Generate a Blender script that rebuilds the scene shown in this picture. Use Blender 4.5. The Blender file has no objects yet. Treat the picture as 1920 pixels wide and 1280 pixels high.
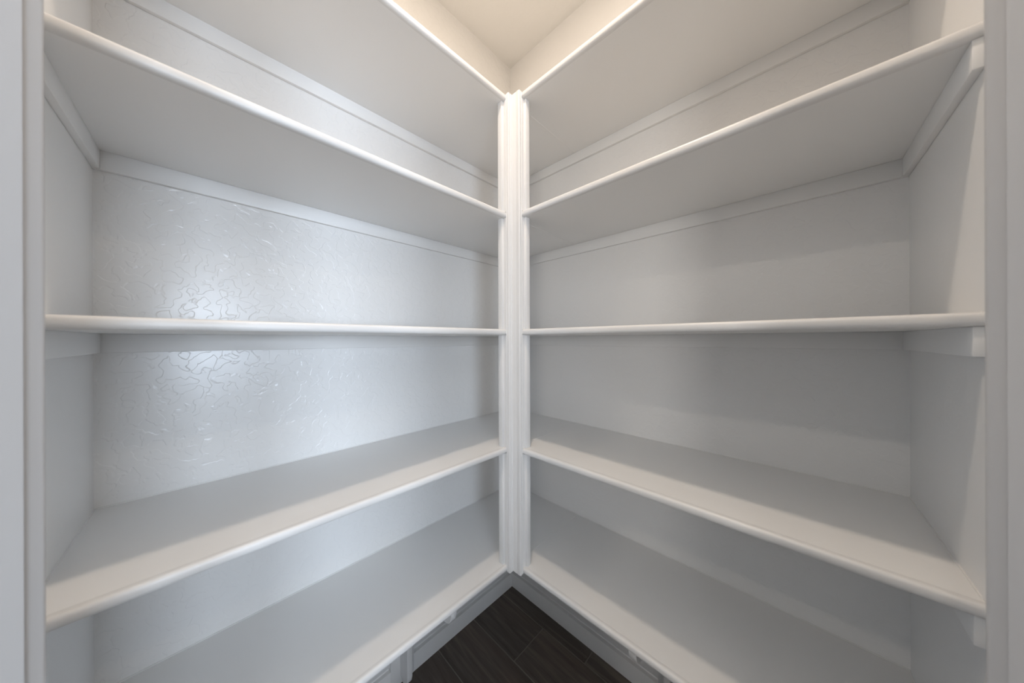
import bpy, bmesh, math
from mathutils import Vector, Matrix

sc = bpy.context.scene
COL = sc.collection

# ------------------------------------------------------------------ camera
CAM = Vector((1.0447, -1.0736, 1.2322))
yaw = math.radians(44.05)
fwd = Vector((-math.sin(yaw), math.cos(yaw), 0))
rgt0 = Vector((math.cos(yaw), math.sin(yaw), 0))
up0 = Vector((0, 0, 1))
roll = 0.0033
rgt = rgt0 * math.cos(roll) - up0 * math.sin(roll)
upv = up0 * math.cos(roll) + rgt0 * math.sin(roll)
cd = bpy.data.cameras.new('camera')
cam = bpy.data.objects.new('camera', cd)
COL.objects.link(cam)
m = Matrix((rgt, upv, -fwd)).transposed().to_4x4()
m.translation = CAM
cam.matrix_world = m
cd.sensor_width = 36.0
cd.lens = 552.1 / 1920 * 36
cd.shift_y = -3.24 / 1920
cd.clip_start = 0.01
cd.dof.use_dof = True
cd.dof.focus_distance = 1.05
cd.dof.aperture_fstop = 4.0
sc.camera = cam

# ------------------------------------------------------------------ world, large lights, exposure
w = bpy.data.worlds.new('world')
sc.world = w
w.use_nodes = True
bg = w.node_tree.nodes['Background']
bg.inputs[0].default_value = (0.62, 0.78, 1.0, 1)
bg.inputs[1].default_value = 1.0

sc.view_settings.view_transform = 'Standard'
sc.view_settings.look = 'None'
sc.view_settings.gamma = 1.0
sc.view_settings.use_curve_mapping = False
sc.view_settings.exposure = 0.19

KX, KY = 4.8, -4.8              # far sides of the kitchen outside the pantry
CEIL = 2.61
WIN = [  # windows in the kitchen wall opposite the left shelves: y0, y1, z0, z1, power
    (-3.45, -2.35, 0.75, 1.90, 82.0),
    (-1.75, -0.65, 0.75, 1.90, 76.0),
]
WIN_B = (2.95, 4.15, 0.75, 1.90, 62.0)   # window in the kitchen wall behind the viewer: x0, x1, z0, z1, power
DAY = (0.735, 0.85, 1.0)


def light(name, kind, loc, power, color, parent=None, **kw):
    ld = bpy.data.lights.new(name, kind)
    ld.energy = power
    ld.color = color
    for k, v in kw.items():
        setattr(ld, k, v)
    o = bpy.data.objects.new(name, ld)
    o.location = loc
    COL.objects.link(o)
    if parent:
        o.parent = parent
    return o


for i, (y0, y1, z0, z1, pw) in enumerate(WIN):
    o = light('window_daylight', 'AREA', (KX + 0.06, (y0 + y1) / 2, (z0 + z1) / 2), pw, DAY,
              shape='RECTANGLE', size=z1 - z0, size_y=y1 - y0)
    o.rotation_euler = (0, math.radians(90), 0)     # shines towards -x

x0, x1, z0, z1, pw = WIN_B
o = light('window_daylight', 'AREA', ((x0 + x1) / 2, KY - 0.06, (z0 + z1) / 2), pw, (1.0, 0.955, 0.91), shape='RECTANGLE', size=x1 - x0, size_y=z1 - z0)
o.rotation_euler = (math.radians(90), 0, 0)         # shines towards +y

# ------------------------------------------------------------------ materials


def new_mat(name):
    mt = bpy.data.materials.new(name)
    mt.use_nodes = True
    nt = mt.node_tree
    b = nt.nodes['Principled BSDF']
    return mt, nt, b


def obj_coords(nt, scale=(1, 1, 1)):
    tc = nt.nodes.new('ShaderNodeTexCoord')
    mp = nt.nodes.new('ShaderNodeMapping')
    mp.inputs['Scale'].default_value = scale
    nt.links.new(tc.outputs['Object'], mp.inputs['Vector'])
    return mp.outputs['Vector']


def noise(nt, vec, scale, detail=2.0, rough=0.5, dist=0.0):
    n = nt.nodes.new('ShaderNodeTexNoise')
    n.inputs['Scale'].default_value = scale
    n.inputs['Detail'].default_value = detail
    n.inputs['Roughness'].default_value = rough
    n.inputs['Distortion'].default_value = dist
    nt.links.new(vec, n.inputs['Vector'])
    return n.outputs['Fac']


def ramp(nt, fac, stops):
    r = nt.nodes.new('ShaderNodeValToRGB')
    els = r.color_ramp.elements
    while len(els) < len(stops):
        els.new(0.5)
    for e, (p, c) in zip(els, stops):
        e.position = p
        e.color = c if len(c) == 4 else (*c, 1)
    nt.links.new(fac, r.inputs['Fac'])
    return r.outputs['Color']


def bump(nt, bsdf, height, strength, dist, prev=None):
    b = nt.nodes.new('ShaderNodeBump')
    b.inputs['Strength'].default_value = strength
    b.inputs['Distance'].default_value = dist
    nt.links.new(height, b.inputs['Height'])
    if prev is not None:
        nt.links.new(prev, b.inputs['Normal'])
    nt.links.new(b.outputs['Normal'], bsdf.inputs['Normal'])
    return b.outputs['Normal']


def paint(name, col, rough, knock=0.0, fine=0.0, spec=0.5):
    mt, nt, b = new_mat(name)
    v = obj_coords(nt)
    big = noise(nt, v, 1.6, 2)
    c = ramp(nt, big, [(0.35, tuple(x * 0.975 for x in col)), (0.7, col)])
    nt.links.new(c, b.inputs['Base Color'])
    b.inputs['Roughness'].default_value = rough
    b.inputs['Specular IOR Level'].default_value = spec
    prev = None
    if fine:
        prev = bump(nt, b, noise(nt, v, 210, 3), fine, 0.0006)
    if knock:
        n = noise(nt, v, 42, 1.5, 0.5, 0.35)
        k = ramp(nt, n, [(0.48, (0, 0, 0)), (0.52, (1, 1, 1))])
        prev = bump(nt, b, k, knock, 0.0006, prev)
        bump(nt, b, noise(nt, v, 16, 1), 0.25 * knock, 0.003, prev)
    return mt


WHITE = (0.91, 0.905, 0.893)
M_WALL = paint('wall_paint', (0.91, 0.905, 0.893), 0.25, knock=0.68, fine=0.05)
M_WALL_R = paint('wall_paint_right', (0.91, 0.905, 0.893), 0.32, knock=0.40, fine=0.05)
M_WALL_END = paint('wall_paint_end', (0.91, 0.905, 0.893), 0.34, knock=0.14, fine=0.04)
M_SHELF = paint('shelf_paint', WHITE, 0.38, fine=0.12)
M_TRIM = paint('trim_paint', (0.80, 0.792, 0.78), 0.36, fine=0.10)
M_CEIL = paint('ceiling_paint', (0.89, 0.88, 0.855), 0.7, knock=0.3, fine=0.1)
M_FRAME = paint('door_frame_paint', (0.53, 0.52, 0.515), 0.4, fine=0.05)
M_KITCHEN = paint('kitchen_wall_paint', (0.40, 0.39, 0.375), 0.6, fine=0.1)
M_CAULK = paint('caulk', (0.9, 0.895, 0.88), 0.45)


def wood_tile():
    mt, nt, b = new_mat('dark_wood_look_tile')
    v = obj_coords(nt, (2.2, 26, 26))
    oi = nt.nodes.new('ShaderNodeObjectInfo')
    add = nt.nodes.new('ShaderNodeVectorMath')
    add.operation = 'ADD'
    sc_ = nt.nodes.new('ShaderNodeVectorMath')
    sc_.operation = 'SCALE'
    comb = nt.nodes.new('ShaderNodeCombineXYZ')
    for k in range(3):
        nt.links.new(oi.outputs['Random'], comb.inputs[k])
    nt.links.new(comb.outputs[0], sc_.inputs[0])
    sc_.inputs['Scale'].default_value = 37.0
    nt.links.new(v, add.inputs[0])
    nt.links.new(sc_.outputs[0], add.inputs[1])
    g = noise(nt, add.outputs[0], 1.6, 6, 0.62, 0.6)
    c1 = ramp(nt, g, [(0.28, (0.048, 0.037, 0.030)), (0.52, (0.095, 0.076, 0.062)), (0.75, (0.160, 0.128, 0.105))])
    v2 = obj_coords(nt, (1.3, 3.0, 1))
    c2 = noise(nt, v2, 2.2, 2)
    warm = ramp(nt, c2, [(0.45, (0, 0, 0)), (0.72, (1, 1, 1))])
    mx = nt.nodes.new('ShaderNodeMix')
    mx.data_type = 'RGBA'
    mx.blend_type = 'MIX'
    mx.inputs['B'].default_value = (0.20, 0.128, 0.096, 1)
    nt.links.new(c1, mx.inputs['A'])
    mul = nt.nodes.new('ShaderNodeMath')
    mul.operation = 'MULTIPLY'
    mul.inputs[1].default_value = 0.35
    nt.links.new(warm, mul.inputs[0])
    nt.links.new(mul.outputs[0], mx.inputs['Factor'])
    hv = nt.nodes.new('ShaderNodeHueSaturation')
    mr = nt.nodes.new('ShaderNodeMapRange')
    mr.inputs['To Min'].default_value = 0.8
    mr.inputs['To Max'].default_value = 1.25
    nt.links.new(oi.outputs['Random'], mr.inputs['Value'])
    nt.links.new(mr.outputs[0], hv.inputs['Value'])
    nt.links.new(mx.outputs['Result'], hv.inputs['Color'])
    nt.links.new(hv.outputs['Color'], b.inputs['Base Color'])
    b.inputs['Roughness'].default_value = 0.5
    bump(nt, b, g, 0.25, 0.001)
    return mt


M_TILE = wood_tile()
M_GROUT = paint('grout', (0.23, 0.207, 0.18), 0.9, fine=0.3)


def lamp_mat(name, col, strength):
    mt, nt, b = new_mat(name)
    v = obj_coords(nt)
    c = ramp(nt, noise(nt, v, 30, 1), [(0.3, tuple(x * 0.97 for x in col)), (0.7, col)])
    nt.links.new(c, b.inputs['Emission Color'])
    nt.links.new(c, b.inputs['Base Color'])
    b.inputs['Emission Strength'].default_value = strength
    return mt


M_LAMP = lamp_mat('lamp_lens', (1.0, 0.9, 0.78), 6.0)

# ------------------------------------------------------------------ mesh helpers


def mesh_obj(name, bm, mat, parent=None, smooth=False):
    bmesh.ops.recalc_face_normals(bm, faces=bm.faces[:])
    me = bpy.data.meshes.new(name)
    bm.to_mesh(me)
    bm.free()
    me.materials.append(mat)
    if smooth:
        for p in me.polygons:
            p.use_smooth = True
        try:
            me.set_sharp_from_angle(angle=math.radians(35))
        except Exception:
            pass
    o = bpy.data.objects.new(name, me)
    COL.objects.link(o)
    if parent:
        o.parent = parent
    return o


def add_box(bm, x0, x1, y0, y1, z0, z1):
    vs = [bm.verts.new((x, y, z)) for x in (x0, x1) for y in (y0, y1) for z in (z0, z1)]
    for f in ((0, 1, 3, 2), (4, 6, 7, 5), (0, 4, 5, 1), (2, 3, 7, 6), (0, 2, 6, 4), (1, 5, 7, 3)):
        bm.faces.new([vs[i] for i in f])


def box(name, x0, x1, y0, y1, z0, z1, mat, parent=None, bev=0.0, seg=2):
    bm = bmesh.new()
    add_box(bm, min(x0, x1), max(x0, x1), min(y0, y1), max(y0, y1), z0, z1)
    if bev:
        bmesh.ops.bevel(bm, geom=bm.edges[:], offset=bev, segments=seg, affect='EDGES', profile=0.5)
    return mesh_obj(name, bm, mat, parent, smooth=bool(bev))


def add_prism(bm, poly, a, b, place):
    """extrude a 2-D outline between a and b; place(u, v, t) -> world"""
    n = len(poly)
    r0 = [bm.verts.new(place(u, v, a)) for u, v in poly]
    r1 = [bm.verts.new(place(u, v, b)) for u, v in poly]
    for i in range(n):
        j = (i + 1) % n
        bm.faces.new((r0[i], r0[j], r1[j], r1[i]))
    bm.faces.new(r0)
    bm.faces.new(r1[::-1])


def prism(name, poly, a, b, place, mat, parent=None, smooth=True):
    bm = bmesh.new()
    add_prism(bm, poly, a, b, place)
    return mesh_obj(name, bm, mat, parent, smooth)


def thing(name, label, cat, loc=(0, 0, 0), group=None):
    o = bpy.data.objects.new(name, None)
    o.empty_display_size = 0.05
    o.location = loc
    o['label'] = label
    o['category'] = cat
    if group:
        o['group'] = group
    COL.objects.link(o)
    return o


def structure(o, label, cat):
    o['kind'] = 'structure'
    o['label'] = label
    o['category'] = cat
    return o


def keep(o, parent):
    """parent while keeping the world placement (parents carry translations only)"""
    o.parent = parent
    o.matrix_parent_inverse = Matrix.Translation(parent.location).inverted()
    return o


# ------------------------------------------------------------------ measures of the pantry
PL, PR = 0.370, 0.3735          # shelf fronts: left run at x = PL, right run at y = -PR
END_Y, END_X = -1.238, 1.223    # end walls
NOSE = 0.012
TH = 0.0095                     # half thickness of a shelf
ZS = [2.0176, 1.6371, 1.2571, 0.8744, 0.4924]   # shelf heights, top to bottom
SEAM = 0.383                    # where the right boards butt against the left ones

# door line, at 45 degrees across the corner
D_E = Vector((math.sqrt(.5), math.sqrt(.5), 0))       # along the doorway, left to right
D_N = Vector((-math.sqrt(.5), math.sqrt(.5), 0))      # into the pantry
D_M = Vector((0.8948, -0.9015, 0)) - D_N * 0.015      # middle of the opening on the pantry face
D_HALF = 0.356                                        # half of the clear opening
D_TOP = 2.05
WALL_T = 0.115


def dplace(e, n, z):
    return D_M + D_E * e + D_N * n + Vector((0, 0, z))


# ------------------------------------------------------------------ setting: walls, ceiling, floor
T = 0.12
structure(box('wall_left', -T, 0, KY - T, T, 0, CEIL, M_WALL), 'white semi-gloss textured wall behind the left run of shelves', 'wall')
structure(box('wall_right', 0, KX + T, 0, T, 0, CEIL, M_WALL_R), 'white textured wall behind the right run of shelves', 'wall')
structure(box('ceiling', -T, KX + T, KY - T, T, CEIL, CEIL + 0.1, M_CEIL), 'warm white ceiling above the pantry corner', 'ceiling')


def poly_wall(name, pts, z0, z1, mat):
    bm = bmesh.new()
    add_prism(bm, pts, z0, z1, lambda u, v, t: Vector((u, v, t)))
    return mesh_obj(name, bm, mat)


def xy(e, n):
    p = dplace(e, n, 0)
    return (p.x, p.y)


# end walls and the diagonal door wall; corner of the diagonal face with the end walls
eL = -(D_M.y - END_Y) / math.sqrt(.5)            # y = END_Y on the pantry face
eR = (END_X - D_M.x) / math.sqrt(.5)
kL = eL - WALL_T * math.tan(math.radians(22.5))
kR = eR + WALL_T * math.tan(math.radians(22.5))
structure(poly_wall('wall_left_return', [(0, END_Y), xy(eL, 0), xy(kL, -WALL_T), (0, END_Y - WALL_T)], 0, CEIL, M_WALL_END),
          'short white end wall closing the left shelves', 'wall')
structure(poly_wall('wall_right_return', [(END_X, 0), (END_X + WALL_T, 0), xy(kR, -WALL_T), xy(eR, 0)], 0, CEIL, M_WALL_END),
          'short white end wall closing the right shelves', 'wall')
JT = 0.018
bm = bmesh.new()
hw = D_HALF + JT
z1 = D_TOP + JT
add_prism(bm, [xy(eL, 0), xy(-hw, 0), xy(-hw, -WALL_T), xy(kL, -WALL_T)], 0, CEIL, lambda u, v, t: Vector((u, v, t)))
add_prism(bm, [xy(hw, 0), xy(eR, 0), xy(kR, -WALL_T), xy(hw, -WALL_T)], 0, CEIL, lambda u, v, t: Vector((u, v, t)))
add_prism(bm, [xy(-hw, 0), xy(hw, 0), xy(hw, -WALL_T), xy(-hw, -WALL_T)], z1, CEIL, lambda u, v, t: Vector((u, v, t)))
structure(mesh_obj('wall_front', bm, M_WALL_END), 'diagonal white wall around the pantry doorway', 'wall')

# kitchen side walls (behind the viewer)
x0, x1, z0, z1w, _ = WIN_B
bm = bmesh.new()
add_box(bm, 0, x0, KY - T, KY, 0, CEIL)
add_box(bm, x1, KX + T, KY - T, KY, 0, CEIL)
add_box(bm, x0, x1, KY - T, KY, 0, z0)
add_box(bm, x0, x1, KY - T, KY, z1w, CEIL)
structure(mesh_obj('wall_back', bm, M_KITCHEN), 'greige kitchen wall with one window behind the viewer', 'wall')
r = thing('window_3', 'kitchen window in the wall behind the viewer', 'window', ((x0 + x1) / 2, KY, z0))
r['kind'] = 'structure'
for a, b, c, d in ((x0, x0 + .05, z0, z1w), (x1 - .05, x1, z0, z1w), (x0 + .05, x1 - .05, z0, z0 + .05), (x0 + .05, x1 - .05, z1w - .05, z1w)):
    keep(box('window_frame', a, b, KY - .05, KY + .01, c, d, M_FRAME, bev=.003), r)
bm = bmesh.new()  # added unseen block: keeps low window light off baseboards and lower shelves
add_box(bm, 1.1, 2.82, -3.0, -2.88, 0, 1.06)
add_box(bm, 2.70, 2.82, -2.88, -0.75, 0, 0.78)
structure(mesh_obj('window_light_blocker', bm, M_KITCHEN), 'added unseen half-height blocker of low window light, behind the viewer', 'wall')
bm = bmesh.new()
ys = [KY]
for y0, y1, z0, z1w, _ in WIN:
    add_box(bm, KX, KX + T, ys[-1], y0, 0, CEIL)
    add_box(bm, KX, KX + T, y0, y1, 0, z0)
    add_box(bm, KX, KX + T, y0, y1, z1w, CEIL)
    ys.append(y1)
add_box(bm, KX, KX + T, ys[-1], 0, 0, CEIL)
structure(mesh_obj('wall_window_side', bm, M_KITCHEN), 'greige kitchen wall with two tall windows', 'wall')
for i, (y0, y1, z0, z1w, _) in enumerate(WIN):
    r = thing('window_%d' % (i + 1), ['tall kitchen window farther from the pantry', 'tall kitchen window nearer to the pantry'][i], 'window', (KX, (y0 + y1) / 2, z0))
    r['kind'] = 'structure'
    for a, b, c, d in ((y0, y0 + .05, z0, z1w), (y1 - .05, y1, z0, z1w), (y0 + .05, y1 - .05, z0, z0 + .05), (y0 + .05, y1 - .05, z1w - .05, z1w)):
        keep(box('window_frame', KX - .01, KX + .05, a, b, c, d, M_FRAME, bev=.003), r)

# floor: grout bed with dark wood-look tiles laid along the right wall
fl = structure(box('floor', -T, KX + T, KY - T, T, -0.06, -0.0018, M_GROUT), 'dark brown wood-look tile floor with grey grout lines', 'floor')
G = 0.0042
LEN = 0.914
rows = [(-0.0795, 0.0, 0.461), (-0.2595, -0.0795, 0.262), (-0.438, -0.2595, 0.690)]
y = -0.438
k = 0
starts = [0.80, 0.50, 0.31, 0.74]
while y > KY + 0.05:
    rows.append((y - 0.1785, y, starts[k % 4]))
    y -= 0.1785
    k += 1
tile_meshes = {}


def tile_mesh(L, W):
    key = (round(L, 3), round(W, 3))
    if key not in tile_meshes:
        bm = bmesh.new()
        add_box(bm, 0, L, 0, W, -0.009, 0)
        top = [e for e in bm.edges if all(v.co.z > -0.001 for v in e.verts)]
        bmesh.ops.bevel(bm, geom=top, offset=0.0009, segments=1, affect='EDGES')
        bmesh.ops.recalc_face_normals(bm, faces=bm.faces[:])
        me = bpy.data.meshes.new('floor_plank')
        bm.to_mesh(me)
        bm.free()
        me.materials.append(M_TILE)
        tile_meshes[key] = me
    return tile_meshes[key]


for y0, y1, s in rows:
    xs = [0.004]
    x = s
    while x < 0.06:
        x += LEN
    while x < KX:
        xs.append(x)
        x += LEN
    xs.append(KX)
    for a, b in zip(xs[:-1], xs[1:]):
        o = bpy.data.objects.new('floor_plank', tile_mesh(b - a - G, y1 - y0 - G))
        o.location = (a + G / 2, y0 + G / 2, 0)
        COL.objects.link(o)
        o.parent = fl

# ------------------------------------------------------------------ door frame of the pantry (jambs, head, casings)
door = thing('door_1', 'white painted door frame with casing around the pantry doorway', 'door frame', (D_M.x, D_M.y, 0))
door['kind'] = 'structure'


def eased(w, t, r=0.004, n=4):
    """casing section: inner edge at 0 with a rounded front arris, w wide, t thick, slightly thinner outside"""
    pts = [(0, 0)]
    for i in range(n + 1):
        a = math.pi - math.pi / 2 * i / n
        pts.append((r + r * math.cos(a), t - r + r * math.sin(a)))
    pts += [(w * .45, t), (w * .55, t * .88), (w * .9, t * .8), (w, t * .65), (w, 0)]
    return pts


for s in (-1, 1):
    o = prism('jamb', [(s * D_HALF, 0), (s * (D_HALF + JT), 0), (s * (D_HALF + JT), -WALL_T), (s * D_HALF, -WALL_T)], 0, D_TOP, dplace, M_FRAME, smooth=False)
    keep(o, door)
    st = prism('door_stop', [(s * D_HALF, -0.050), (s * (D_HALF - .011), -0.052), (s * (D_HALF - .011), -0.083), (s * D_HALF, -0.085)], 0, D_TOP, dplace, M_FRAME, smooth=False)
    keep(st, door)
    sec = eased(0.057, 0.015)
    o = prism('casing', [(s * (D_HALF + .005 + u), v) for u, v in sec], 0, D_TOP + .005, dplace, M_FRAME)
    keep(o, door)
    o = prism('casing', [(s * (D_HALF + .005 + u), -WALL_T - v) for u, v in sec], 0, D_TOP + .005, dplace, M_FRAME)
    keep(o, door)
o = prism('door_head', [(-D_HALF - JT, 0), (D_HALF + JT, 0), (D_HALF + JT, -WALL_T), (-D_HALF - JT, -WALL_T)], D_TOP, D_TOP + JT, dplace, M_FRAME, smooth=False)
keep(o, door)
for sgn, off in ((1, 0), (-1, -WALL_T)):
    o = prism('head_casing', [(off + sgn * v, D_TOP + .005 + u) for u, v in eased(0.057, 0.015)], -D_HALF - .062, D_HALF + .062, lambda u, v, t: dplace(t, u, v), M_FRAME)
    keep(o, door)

# ------------------------------------------------------------------ baseboards (moulded, cut around the bracket plates)
BASE = [(0, 0), (.0175, 0), (.0175, .0640), (.0168, .0656), (.0040, .0660), (.0025, .0675), (.0025, .0740), (.0060, .0765), (.0088, .0775), (.0095, .0790),
        (.0097, .106), (.0090, .116), (.0064, .126), (.0050, .132), (.0035, .135), (0, .135)]
BRL, BRR = -0.586, 0.748        # bracket centres: y on the left wall, x on the right wall
PLATE = 0.0435


def base_x(a, b):               # on the left wall (x = 0), running along y
    return prism('moulding', BASE, a, b, lambda u, v, t: Vector((u, t, v)), M_TRIM)


def base_y(a, b):
    return prism('moulding', BASE, a, b, lambda u, v, t: Vector((t, -u, v)), M_TRIM)


bl = thing('baseboard_left', 'white moulded baseboard along the left wall under the lowest shelf', 'baseboard', (0, -0.6, 0))
bl['kind'] = 'structure'
keep(base_x(END_Y, BRL - PLATE), bl)
keep(base_x(BRL + PLATE, 0), bl)
br = thing('baseboard_right', 'white moulded baseboard along the right wall under the lowest shelf', 'baseboard', (0.6, 0, 0))
br['kind'] = 'structure'
keep(base_y(0.0175, BRR - PLATE), br)
keep(base_y(BRR + PLATE, END_X), br)

# ------------------------------------------------------------------ shelves


def nose_section(n=14):
    pts = [(0, -TH), ]
    for i in range(n + 1):
        a = -math.pi / 2 + math.pi * i / n
        c_, s_ = abs(math.cos(a)) ** 0.72, abs(math.sin(a)) ** 0.72 * (1 if a > 0 else -1)
        pts.append((0.0025 + (NOSE - 0.0025) * c_, TH * s_))
    pts.append((0, TH))
    out = []
    for p in pts:
        if not out or (abs(p[0] - out[-1][0]) + abs(p[1] - out[-1][1])) > 1e-6:
            out.append(p)
    return out


NSEC = nose_section()
CH, CT = 0.040, 0.0105            # cleat height and thickness
left_words = ['topmost white shelf of the left run, just below the ceiling',
              'second white shelf from the top on the left wall',
              'middle white shelf of the left run, at eye level',
              'second white shelf from the bottom on the left wall',
              'lowest white shelf of the left run, above the curved bracket']
right_words = ['topmost white shelf of the right run, just below the ceiling',
               'second white shelf from the top on the right wall',
               'middle white shelf of the right run, at eye level',
               'second white shelf from the bottom on the right wall',
               'lowest white shelf of the right run, above the dark floor']

for i, z in enumerate(ZS):
    # left run: through to the right wall
    t = thing('wall_shelf', left_words[i], 'shelf', (0.18, -0.62, z), 'shelves of the left run')
    fx = PL - NOSE
    poly = [(0, END_Y), (fx, END_Y), (fx, -PR + NOSE), (SEAM - .0004, -PR + NOSE), (SEAM - .0004, 0), (0, 0)]
    bm = bmesh.new()
    add_prism(bm, poly, z - TH, z + TH, lambda u, v, tt: Vector((u, v, tt)))
    keep(mesh_obj('shelf_board', bm, M_SHELF), t)
    keep(prism('nosing', [(fx + u, z + v) for u, v in NSEC], END_Y, -PR, lambda u, v, tt: Vector((u, tt, v)), M_TRIM), t)
    zb = z - TH
    keep(box('back_cleat', 0, CT, END_Y, 0, zb - CH, zb, M_SHELF, bev=.0012), t)
    keep(box('end_cleat', CT, PL - 0.006, END_Y, END_Y + CT, zb - CH, zb, M_SHELF, bev=.0012), t)
    keep(box('caulk_bead', 0, 0.0022, END_Y, 0, z + TH - .0003, z + TH + .0018, M_CAULK), t)
    keep(box('caulk_bead', 0.0022, PL - .02, END_Y, END_Y + .0022, z + TH - .0003, z + TH + .0018, M_CAULK), t)
    # right run: butts against the left one
    t = thing('wall_shelf', right_words[i], 'shelf', (0.75, -0.18, z), 'shelves of the right run')
    fy = -PR + NOSE
    keep(box('shelf_board', SEAM + .0004, END_X, fy, 0, z - TH, z + TH, M_SHELF, bev=.0006, seg=1), t)
    keep(prism('nosing', [(fy - u, z + v) for u, v in NSEC], PL, END_X, lambda u, v, tt: Vector((tt, u, v)), M_TRIM), t)
    keep(box('back_cleat', CT, END_X, -CT, 0, zb - CH, zb, M_SHELF, bev=.0012), t)
    keep(box('end_cleat', END_X - CT, END_X, -PR + 0.006, -CT, zb - CH, zb, M_SHELF, bev=.0012), t)
    keep(box('seam_filler', SEAM - .0011, SEAM + .0011, fy, -.002, z + TH - .0003, z + TH + .0006, M_CAULK), t)
    keep(box('seam_filler', SEAM - .0011, SEAM + .0011, fy, -CT, z - TH - .0006, z - TH + .0003, M_CAULK), t)
    keep(box('caulk_bead', 0.0022, END_X, -.0022, 0, z + TH - .0003, z + TH + .0018, M_CAULK), t)
    keep(box('caulk_bead', END_X - .0022, END_X, -PR + .02, -.0022, z + TH - .0003, z + TH + .0018, M_CAULK), t)

# ------------------------------------------------------------------ corner post: core boards between shelves and two moulded strips in front
post = thing('corner_post', 'tall white corner post with ribbed strips where both shelf runs meet', 'post', (PL, -PR, ZS[-1] - TH))
CFX, CFY = PL - NOSE, -PR + NOSE
CWL, CWR = 0.0365, 0.0506
for za, zb in zip(ZS[1:], ZS[:-1]):
    a, b = za + TH, zb - TH
    keep(box('core_board', CFX - .018, CFX, -PR - CWL, CFY, a, b, M_TRIM, bev=.0015), post)
    keep(box('core_board', CFX, PL + CWR, CFY, CFY + .018, a, b, M_TRIM, bev=.0015), post)
ZB, ZT = ZS[-1] - TH, ZS[0] + TH - .001


def strip(w, skip):
    """section along the shelf front (u) and out of it (v): stepped, rounded outer edge"""
    t = 0.0122
    pts = [(skip, -NOSE + .0003), (skip, t), (w * .62, t), (w * .66, t - .0012), (w * .70, t - .0012), (w * .74, t + .0002), (w - .0035, t)]
    for i in range(5):
        a = math.pi / 2 * (1 - i / 4)
        pts.append((w - .0035 + .0035 * math.cos(a), t - .0035 + .0035 * math.sin(a)))
    pts += [(w, .0045), (w - .0015, .0035), (w - .0015, .0015), (w, .0005), (w, -NOSE + .0003)]
    return pts


# strips stand on the nosings; between the shelves they reach back to the core
keep(prism('moulded_strip', [(PL + max(v, 0.0), -PR - u) for u, v in strip(.0287, .0122)], ZB, ZT, lambda u, v, t: Vector((u, v, t)), M_TRIM), post)
keep(prism('moulded_strip', [(PL + u, -PR - max(v, 0.0)) for u, v in strip(.0437, 0.0)], ZB, ZT, lambda u, v, t: Vector((u, v, t)), M_TRIM), post)
for za, zb in zip(ZS[1:], ZS[:-1]):
    a, b = za + TH, zb - TH
    keep(box('packing_strip', CFX, PL, -PR - .0280, CFY, a, b, M_TRIM), post)
    keep(box('packing_strip', PL, PL + .0430, -PR, CFY, a, b, M_TRIM), post)

# ------------------------------------------------------------------ curved brackets under the lowest shelves


def bracket_outline():
    zt = ZS[-1] - TH
    d0, d1, leg, arm = 0.019, 0.338, 0.072, 0.071
    pts = [(d0, zt), (d1, zt), (d1, zt - .037)]
    for i in range(1, 9):
        a = math.pi / 2 * i / 8
        pts.append((d1 - .032 + .032 * math.cos(a), zt - .037 - .034 * math.sin(a)))
    # inner concave sweep from arm to leg
    cx_, cz_, r = 0.235, zt - arm - 0.165, 0.163
    for i in range(0, 11):
        a = math.pi / 2 + math.pi / 2 * i / 10
        pts.append((cx_ + r * math.cos(a), cz_ + r * math.sin(a) + .002))
    pts.append((leg, 0.055))
    for i in range(1, 9):
        a = -math.pi / 2 * i / 8
        pts.append((leg - .034 + .034 * math.cos(a), 0.055 + .036 * math.sin(a)))
    pts.append((d0, 0.033))
    return pts


def bevel_prism(name, outline, a, b, place, parent):
    bm = bmesh.new()
    add_prism(bm, outline, a, b, place)
    caps = [f for f in bm.faces if len(f.verts) > 4]
    es = {e for f in caps for e in f.edges}
    bmesh.ops.bevel(bm, geom=list(es), offset=.0012, segments=1, affect='EDGES')
    return keep(mesh_obj(name, bm, M_TRIM, None, True), parent)


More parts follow.
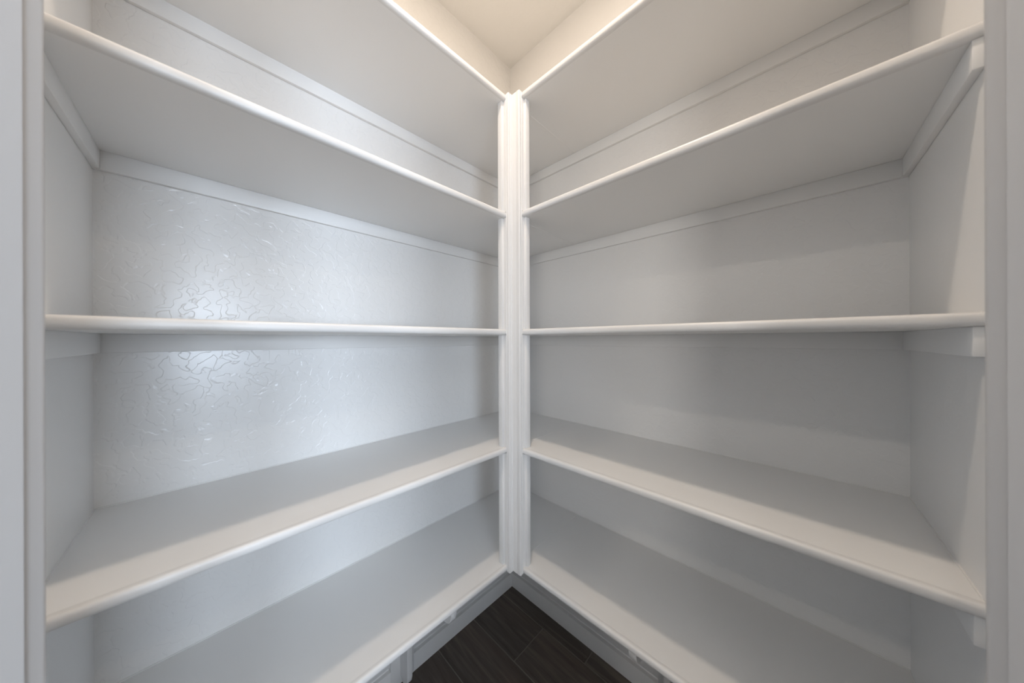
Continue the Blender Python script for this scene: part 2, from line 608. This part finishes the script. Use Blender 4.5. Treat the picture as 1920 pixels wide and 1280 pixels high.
t = thing('shelf_bracket', 'curved white wooden bracket under the lowest left shelf', 'bracket', (0, BRL, 0), 'curved brackets under the lowest shelves')
bevel_prism('curved_arm', bracket_outline(), BRL - .0095, BRL + .0095, lambda u, v, tt: Vector((u, tt, v)), t)
keep(box('wall_plate', 0, .019, BRL - PLATE, BRL + PLATE, 0, ZS[-1] - TH - CH, M_TRIM, bev=.0015), t)
t = thing('shelf_bracket', 'curved white wooden bracket under the lowest right shelf', 'bracket', (BRR, 0, 0), 'curved brackets under the lowest shelves')
bevel_prism('curved_arm', bracket_outline(), BRR - .0095, BRR + .0095, lambda u, v, tt: Vector((tt, -u, v)), t)
keep(box('wall_plate', BRR - PLATE, BRR + PLATE, -.019, 0, 0, ZS[-1] - TH - CH, M_TRIM, bev=.0015), t)

# ------------------------------------------------------------------ ceiling lights


def ring_section(bm, prof, n=32):
    rings = []
    for k in range(n):
        a = 2 * math.pi * k / n
        rings.append([bm.verts.new((r * math.cos(a), r * math.sin(a), z)) for r, z in prof])
    for k in range(n):
        A, B = rings[k], rings[(k + 1) % n]
        for j in range(len(prof)):
            jj = (j + 1) % len(prof)
            bm.faces.new((A[j], A[jj], B[jj], B[j]))


def ceiling_light(label, loc, rad, power, color):
    t = thing('ceiling_light', label, 'ceiling light', loc, 'round ceiling lights')
    bm = bmesh.new()
    ring_section(bm, [(rad, 0), (rad + .02, 0), (rad + .02, -.004), (rad + .012, -.009), (rad, -.010)])
    mesh_obj('trim_ring', bm, M_TRIM, t, True)
    bm = bmesh.new()
    n = 32
    vs = [bm.verts.new((rad * math.cos(2 * math.pi * k / n), rad * math.sin(2 * math.pi * k / n), -.003)) for k in range(n)]
    vt = [bm.verts.new((v.co.x, v.co.y, -.0005)) for v in vs]
    bm.faces.new(vs)
    bm.faces.new(vt[::-1])
    for k in range(n):
        bm.faces.new((vs[k], vs[(k + 1) % n], vt[(k + 1) % n], vt[k]))
    mesh_obj('lens', bm, M_LAMP, t)
    light('lamp', 'AREA', (0, 0, -.012), power, color, t, shape='DISK', size=2 * rad)
    return t


ceiling_light('round recessed light in the pantry ceiling', (0.70, -0.755, CEIL), 0.045, 6.1, (1.0, 0.835, 0.68))
ceiling_light('round recessed kitchen light beside the left side of the doorway', (0.90, -2.37, CEIL), 0.06, 5.5, (1.0, 0.90, 0.78))
ceiling_light('round recessed kitchen light beside the right side of the doorway', (2.37, -0.90, CEIL), 0.06, 4.0, (1.0, 0.90, 0.78))
